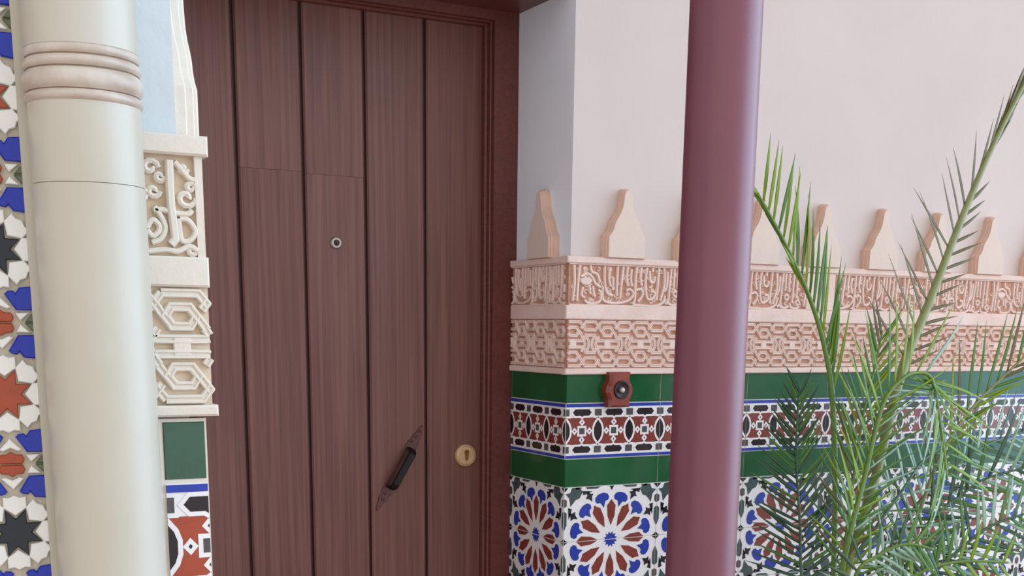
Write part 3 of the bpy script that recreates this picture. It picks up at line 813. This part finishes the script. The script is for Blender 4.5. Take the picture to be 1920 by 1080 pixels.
# ------------------------------------------------------------------ cream column with ring collar
CX, CY, CR = -1.3165, -1.322, 0.0508
col = link('engaged_column', None); tag(col, 'glossy cream painted column with ringed collar in front of the mosaic', 'column')
col.location = (CX, CY, 0)
def shaft(z0, z1, r_a, r_b): return [(r_a, z0), (r_a, z0+0.001), (r_b, z1-0.001), (r_b, z1)]
b = MB(); b.lathe([(0.070, 0.0), (0.070, 0.04), (0.075, 0.05), (0.075, 0.075), (0.062, 0.09), (0.060, 0.105), (0.066, 0.115), (0.066, 0.13), (0.054, 0.145), (0.0535, 0.15)], 64); link('base', b.mesh('column_base', 'column_paint'), col)
b = MB(); b.lathe([(0.0535, 0.149), (0.0518, 1.20), (0.0508, 1.6062)], 96); link('shaft', b.mesh('column_shaft', 'column_paint'), col)
b = MB(); b.lathe([(0.0506, 1.6068), (0.0506, 1.6775)], 96); link('shaft', b.mesh('column_shaft', 'column_paint'), col)
def torus(z0, z1, base, bulge, n=8): return [(base+bulge*math.sin(math.pi*i/n)**0.7, z0+(z1-z0)*i/n) for i in range(n+1)]
ring_spec = [(1.6765, 1.6860, 0.0508, 0.0028), (1.6870, 1.7045, 0.0508, 0.0040), (1.7060, 1.7150, 0.0508, 0.0026), (1.7165, 1.7245, 0.0506, 0.0018)]
for z0, z1, ba, bu in ring_spec:
    b = MB(); b.lathe([(0.047, z0)]+torus(z0, z1, ba-0.0005, bu)+[(0.047, z1)], 96); link('ring', b.mesh('column_ring', 'column_ring'), col)
b = MB(); b.lathe([(0.0493, 1.600), (0.0493, 1.726)], 96); link('neck', b.mesh('column_neck', 'ring_groove'), col)
b = MB(); b.lathe([(0.0505, 1.7245), (0.0500, 2.30), (0.049, 2.40)], 96); link('shaft', b.mesh('column_shaft', 'column_paint'), col)
b = MB(); b.lathe([(0.049, 2.399), (0.056, 2.41), (0.056, 2.43), (0.050, 2.44), (0.058, 2.52), (0.085, 2.62), (0.095, 2.66), (0.095, 3.9)], 64); link('capital', b.mesh('column_capital', 'column_paint'), col)
# mortar fillet between column and mosaic
b = MB(); b.box((-1.3735, MY-0.004, 0), (-1.345, MY+0.004, 3.9)); link('mortar_fillet', b.mesh('mortar_fillet', 'column_paint'), wl)

# ------------------------------------------------------------------ mauve column
mc = link('gallery_column', None); tag(mc, 'slender smooth mauve painted column standing before the tiled wall', 'column')
mc.location = (-0.3185, -0.983, 0)
b = MB(); b.lathe([(0.085, 0), (0.085, 0.05), (0.078, 0.06), (0.082, 0.085), (0.068, 0.10), (0.062, 0.12), (0.0585, 0.13)], 64); link('base', b.mesh('gallery_column_base', 'mauve_paint'), mc)
b = MB(); b.lathe([(0.0585, 0.129), (0.0577, 1.0), (0.0572, 1.3), (0.0560, 1.62), (0.0547, 2.1), (0.0535, 2.55)], 96); link('shaft', b.mesh('gallery_column_shaft', 'mauve_paint'), mc)
b = MB(); b.lathe([(0.0535, 2.549), (0.061, 2.56), (0.061, 2.58), (0.056, 2.59), (0.062, 2.66), (0.088, 2.76), (0.098, 2.80), (0.098, 3.9)], 64); link('capital', b.mesh('gallery_column_capital', 'mauve_paint'), mc)

# ------------------------------------------------------------------ potted palm
palm = link('potted_palm', None); palm.location = (0.47, -0.48, 0)
tag(palm, 'leafy potted palm with arching feather fronds before the tiled dado', 'plant')
def pl_local(p): return (p[0]-0.47, p[1]+0.48, p[2])
b = MB(); b.lathe([(0.12, 0.0), (0.125, 0.01), (0.165, 0.28), (0.18, 0.285), (0.182, 0.325), (0.165, 0.325), (0.155, 0.29), (0.150, 0.285)], 48); link('pot', b.mesh('pot', 'terracotta_pot'), palm)
b = MB(); b.lathe([(0.152, 0.27), (0.152, 0.285), (0.08, 0.295), (0.001, 0.30)], 32); link('soil', b.mesh('soil', 'soil'), palm)
b = MB(); b.tube([(0, 0, 0.28), (0.0, 0.0, 0.40), (0.0, 0.0, 0.50), (0, 0, 0.56)], [0.040, 0.045, 0.038, 0.022], 14); link('trunk', b.mesh('trunk', 'trunk'), palm)

def leaflet_geom(L, w, droop, bend):
    """blade along +X, folded along its midrib, width along Y, Z up"""
    b = MB(); n = 6
    for i in range(n+1):
        t = i/n; x = L*t
        ww = w*(0.45+0.55*math.sin(min(1, t*2.2)*math.pi/2))*(1-t**2.4) if t < 1 else 0.0
        ww = max(ww, 0.0002); z = -droop*L*t*t; y = bend*L*t*t
        b.v += [(x, y-ww/2, z+ww*0.22), (x, y, z), (x, y+ww/2, z+ww*0.22), (x, y, z-0.0005)]
    for i in range(n):
        a, c = i*4, (i+1)*4
        for j in range(4):
            j2 = (j+1) % 4; b.face([a+j, a+j2, c+j2, c+j], 0, True)
    b.face([0, 3, 2, 1])
    return b
LEAFM = ['leaf_bright', 'leaf_mid', 'leaf_dark', 'leaf_olive', 'leaf_pale']
def frond(pts, n, normal, start, Lf, w, angR, angL, lift, leafm, rachm, rad, sides=(1, 1), label=None, seed=1, droop=0.12, ease=(0, 1), stuff=None):
    """rad = rachis radius at base, first leaflet, tip; angR / angL = leaflet angle to the rachis at start and tip on each side"""
    r = random.Random(seed)
    base = [(0.47+0.012*r.uniform(-1, 1), -0.48+0.012*r.uniform(-1, 1), 0.545), (0.47*0.6+pts[0][0]*0.4, -0.48*0.6+pts[0][1]*0.4, 0.68)]
    allp = smooth_line([pl_local(p) for p in base+list(pts)], 7)
    P = [Vector(p) for p in allp]
    S = [0.0]
    for a, c in zip(P, P[1:]): S.append(S[-1]+(c-a).length)
    tot = S[-1]
    def rr_(q): return rad[0]+(rad[1]-rad[0])*q/start if q < start else rad[1]+(rad[2]-rad[1])*(q-start)/(1-start)
    b = MB(); b.tube([tuple(p) for p in P], [rr_(x_/tot) for x_ in S], 8)
    f = link('frond', b.mesh('frond', rachm), palm)
    if label: f['label'] = label
    def at(s):
        s = min(max(s, 0), tot)
        for i in range(len(S)-1):
            if S[i+1] >= s:
                t = (s-S[i])/max(1e-9, S[i+1]-S[i]); return P[i].lerp(P[i+1], t), (P[min(i+2, len(P)-1)]-P[max(i-1, 0)]).normalized()
        return P[-1], (P[-1]-P[-2]).normalized()
    s0 = start*tot
    N = Vector(normal).normalized()
    for i in range(n):
        t = (i+0.5)/n
        side = 1 if i % 2 == 0 else -1
        if sides[0 if side > 0 else 1] == 0: side = -side
        p, tg = at(s0+(tot-s0)*t*0.985)
        sv = tg.cross(N).normalized(); nv = sv.cross(tg).normalized()
        ang = angR if side > 0 else angL
        a = math.radians(ang[0]+(ang[1]-ang[0])*min(1, max(0, (t-ease[0])/(ease[1]-ease[0])))+r.uniform(-5, 5)); lf = math.radians(lift+r.uniform(-9, 9))
        d = tg*math.cos(a)+(sv*side*math.cos(lf)+nv*math.sin(lf))*math.sin(a)
        k = Lf[0]+(Lf[1]-Lf[0])*(t/0.5) if t < 0.5 else Lf[1]+(Lf[2]-Lf[1])*((t-0.5)/0.5)
        k *= sides[0 if side > 0 else 1]*r.uniform(0.88, 1.08)
        d.normalize(); zz = (nv-d*nv.dot(d)).normalized(); yy = zz.cross(d)
        mw = Matrix(((d.x, yy.x, zz.x, p.x), (d.y, yy.y, zz.y, p.y), (d.z, yy.z, zz.z, p.z), (0, 0, 0, 1)))
        lm = leafm if isinstance(leafm, str) else leafm[min(len(leafm)-1, int(r.random()*len(leafm)))]
        g = leaflet_geom(k, w*r.uniform(0.85, 1.1), droop*r.uniform(0.3, 1.4), r.uniform(-0.05, 0.05))
        if stuff is None:
            link('leaflet', g.mesh('leaflet', lm), f, mw)
        else:
            nb = len(stuff.v); stuff.v += [tuple(mw @ Vector(v)) for v in g.v]
            for fc in g.f: stuff.face([nb+q for q in fc], LEAFM.index(lm), True)
    return f

TOCAM = (-0.45, -0.88, 0.1)
# tall frond leaning right: open leaflets low down, folded along the stem towards the tip
frond([(0.473, -0.50, 0.919), (0.542, -0.50, 1.148), (0.619, -0.48, 1.390), (0.701, -0.46, 1.531), (0.773, -0.44, 1.649), (0.840, -0.42, 1.756), (0.918, -0.40, 1.878), (1.0, -0.38, 1.991), (1.099, -0.36, 2.119)],
      46, (-0.2, -0.95, 0.1), 0.50, (0.19, 0.15, 0.22), 0.0085, (42, 4), (56, 6), 4, ['leaf_olive'], 'rachis_olive', (0.008, 0.0115, 0.005), (0.62, 1.05), 'tall olive green frond leaning right', 11, 0.03, (0.40, 0.60))
# frond curving left towards the mauve column
frond([(0.474, -0.46, 0.912), (0.476, -0.44, 1.144), (0.467, -0.42, 1.341), (0.443, -0.41, 1.449), (0.404, -0.41, 1.532), (0.348, -0.42, 1.606), (0.286, -0.43, 1.677), (0.192, -0.45, 1.767)],
      40, (-0.3, -0.9, 0.1), 0.60, (0.24, 0.20, 0.15), 0.0105, (18, 40), (3, 5), 10, ['leaf_bright', 'leaf_bright', 'leaf_mid'], 'rachis_green', (0.0065, 0.0065, 0.003), (1, 0.55), 'bright frond curving left behind the mauve column', 12, 0.03)
# arching frond that droops at its tip
frond([(0.362, -0.60, 0.947), (0.412, -0.60, 1.177), (0.448, -0.60, 1.327), (0.498, -0.60, 1.382), (0.541, -0.60, 1.396), (0.576, -0.61, 1.386), (0.583, -0.63, 1.326), (0.595, -0.65, 1.222), (0.601, -0.66, 1.163)],
      60, (0.1, -1, 0.25), 0.42, (0.18, 0.20, 0.17), 0.0085, (60, 26), (38, 62), 8, ['leaf_bright', 'leaf_mid', 'leaf_bright', 'leaf_pale'], 'rachis_green', (0.009, 0.0065, 0.003), (1, 1), 'arching frond drooping at its tip', 13, 0.12)
# dark upright frond
frond([(0.521, -0.30, 0.878), (0.502, -0.30, 1.021), (0.482, -0.30, 1.141), (0.465, -0.31, 1.220), (0.446, -0.33, 1.305), (0.438, -0.34, 1.356)],
      54, TOCAM, 0.42, (0.15, 0.13, 0.07), 0.0105, (62, 30), (62, 30), -8, ['leaf_dark', 'leaf_dark', 'leaf_mid'], 'leaf_dark', (0.006, 0.0045, 0.002), (1, 1), 'dark green upright frond', 14, 0.1)
# low fronds to the right
frond([(0.759, -0.40, 0.876), (0.833, -0.40, 1.009), (0.931, -0.41, 1.078), (0.993, -0.43, 1.121), (1.107, -0.46, 1.149)],
      30, (-0.3, -0.9, 0.2), 0.46, (0.16, 0.18, 0.16), 0.012, (50, 40), (50, 55), 20, ['leaf_dark', 'leaf_mid', 'leaf_pale'], 'leaf_dark', (0.007, 0.005, 0.003), (0.7, 1), None, 15, 0.05)
frond([(0.482, -0.62, 0.898), (0.547, -0.64, 0.945), (0.599, -0.66, 0.969), (0.678, -0.68, 0.976), (0.779, -0.70, 0.968)],
      30, (-0.2, -0.95, 0.2), 0.36, (0.13, 0.11, 0.08), 0.012, (70, 50), (80, 75), 10, ['leaf_mid', 'leaf_bright'], 'rachis_green', (0.007, 0.005, 0.003), (0.8, 1), None, 16, 0.05)
frond([(0.886, -0.35, 1.114), (0.958, -0.35, 1.235), (1.015, -0.36, 1.307), (1.076, -0.37, 1.362), (1.168, -0.39, 1.445)],
      24, (-0.4, -0.9, 0.2), 0.60, (0.18, 0.24, 0.22), 0.010, (30, 20), (36, 34), 15, ['leaf_bright', 'leaf_olive', 'leaf_mid'], 'rachis_olive', (0.006, 0.005, 0.003), (0.6, 1), None, 17, 0.04)
frond([(0.550, -0.42, 0.898), (0.662, -0.40, 1.018), (0.763, -0.38, 1.103), (0.833, -0.36, 1.159), (0.934, -0.34, 1.201)],
      16, (-0.3, -0.9, 0.2), 0.45, (0.20, 0.18, 0.12), 0.008, (50, 30), (60, 50), 10, ['leaf_mid', 'leaf_pale'], 'leaf_dark', (0.006, 0.005, 0.003), (1, 1), None, 18, 0.08)
# further leaflets of the lower, more crowded fronds, joined
ST = MB()
frond([(0.342, -0.66, 0.954), (0.394, -0.68, 1.013), (0.450, -0.70, 1.035), (0.511, -0.72, 1.022)],
      40, (-0.2, -0.95, 0.2), 0.45, (0.11, 0.10, 0.07), 0.010, (70, 50), (70, 60), 5, ['leaf_mid', 'leaf_dark', 'leaf_pale'], 'rachis_green', (0.006, 0.005, 0.003), (1, 1), None, 21, 0.08, (0, 1), ST)
frond([(0.465, -0.50, 0.920), (0.469, -0.50, 1.077), (0.480, -0.50, 1.200), (0.502, -0.49, 1.308), (0.535, -0.48, 1.403), (0.560, -0.47, 1.487)],
      54, TOCAM, 0.40, (0.16, 0.15, 0.10), 0.008, (45, 20), (45, 20), 6, ['leaf_bright', 'leaf_mid', 'leaf_olive'], 'rachis_green', (0.006, 0.005, 0.002), (1, 1), None, 22, 0.04, (0, 1), ST)
frond([(0.690, -0.55, 0.903), (0.777, -0.56, 0.976), (0.856, -0.58, 1.032), (0.969, -0.60, 1.061)],
      40, (-0.3, -0.9, 0.3), 0.42, (0.13, 0.14, 0.12), 0.012, (65, 50), (70, 55), 12, ['leaf_dark', 'leaf_mid', 'leaf_pale'], 'leaf_dark', (0.006, 0.005, 0.003), (1, 1), None, 23, 0.06, (0, 1), ST)
frond([(0.757, -0.33, 0.863), (0.872, -0.31, 1.027), (1.037, -0.29, 1.136), (1.183, -0.28, 1.194), (1.350, -0.27, 1.225)],
      44, (-0.3, -0.9, 0.3), 0.42, (0.16, 0.17, 0.14), 0.011, (60, 40), (65, 45), 12, ['leaf_dark', 'leaf_dark', 'leaf_pale'], 'leaf_dark', (0.006, 0.005, 0.003), (1, 1), None, 24, 0.06, (0, 1), ST)
fo = link('foliage', ST.mesh('foliage', LEAFM), palm); fo['kind'] = 'stuff'
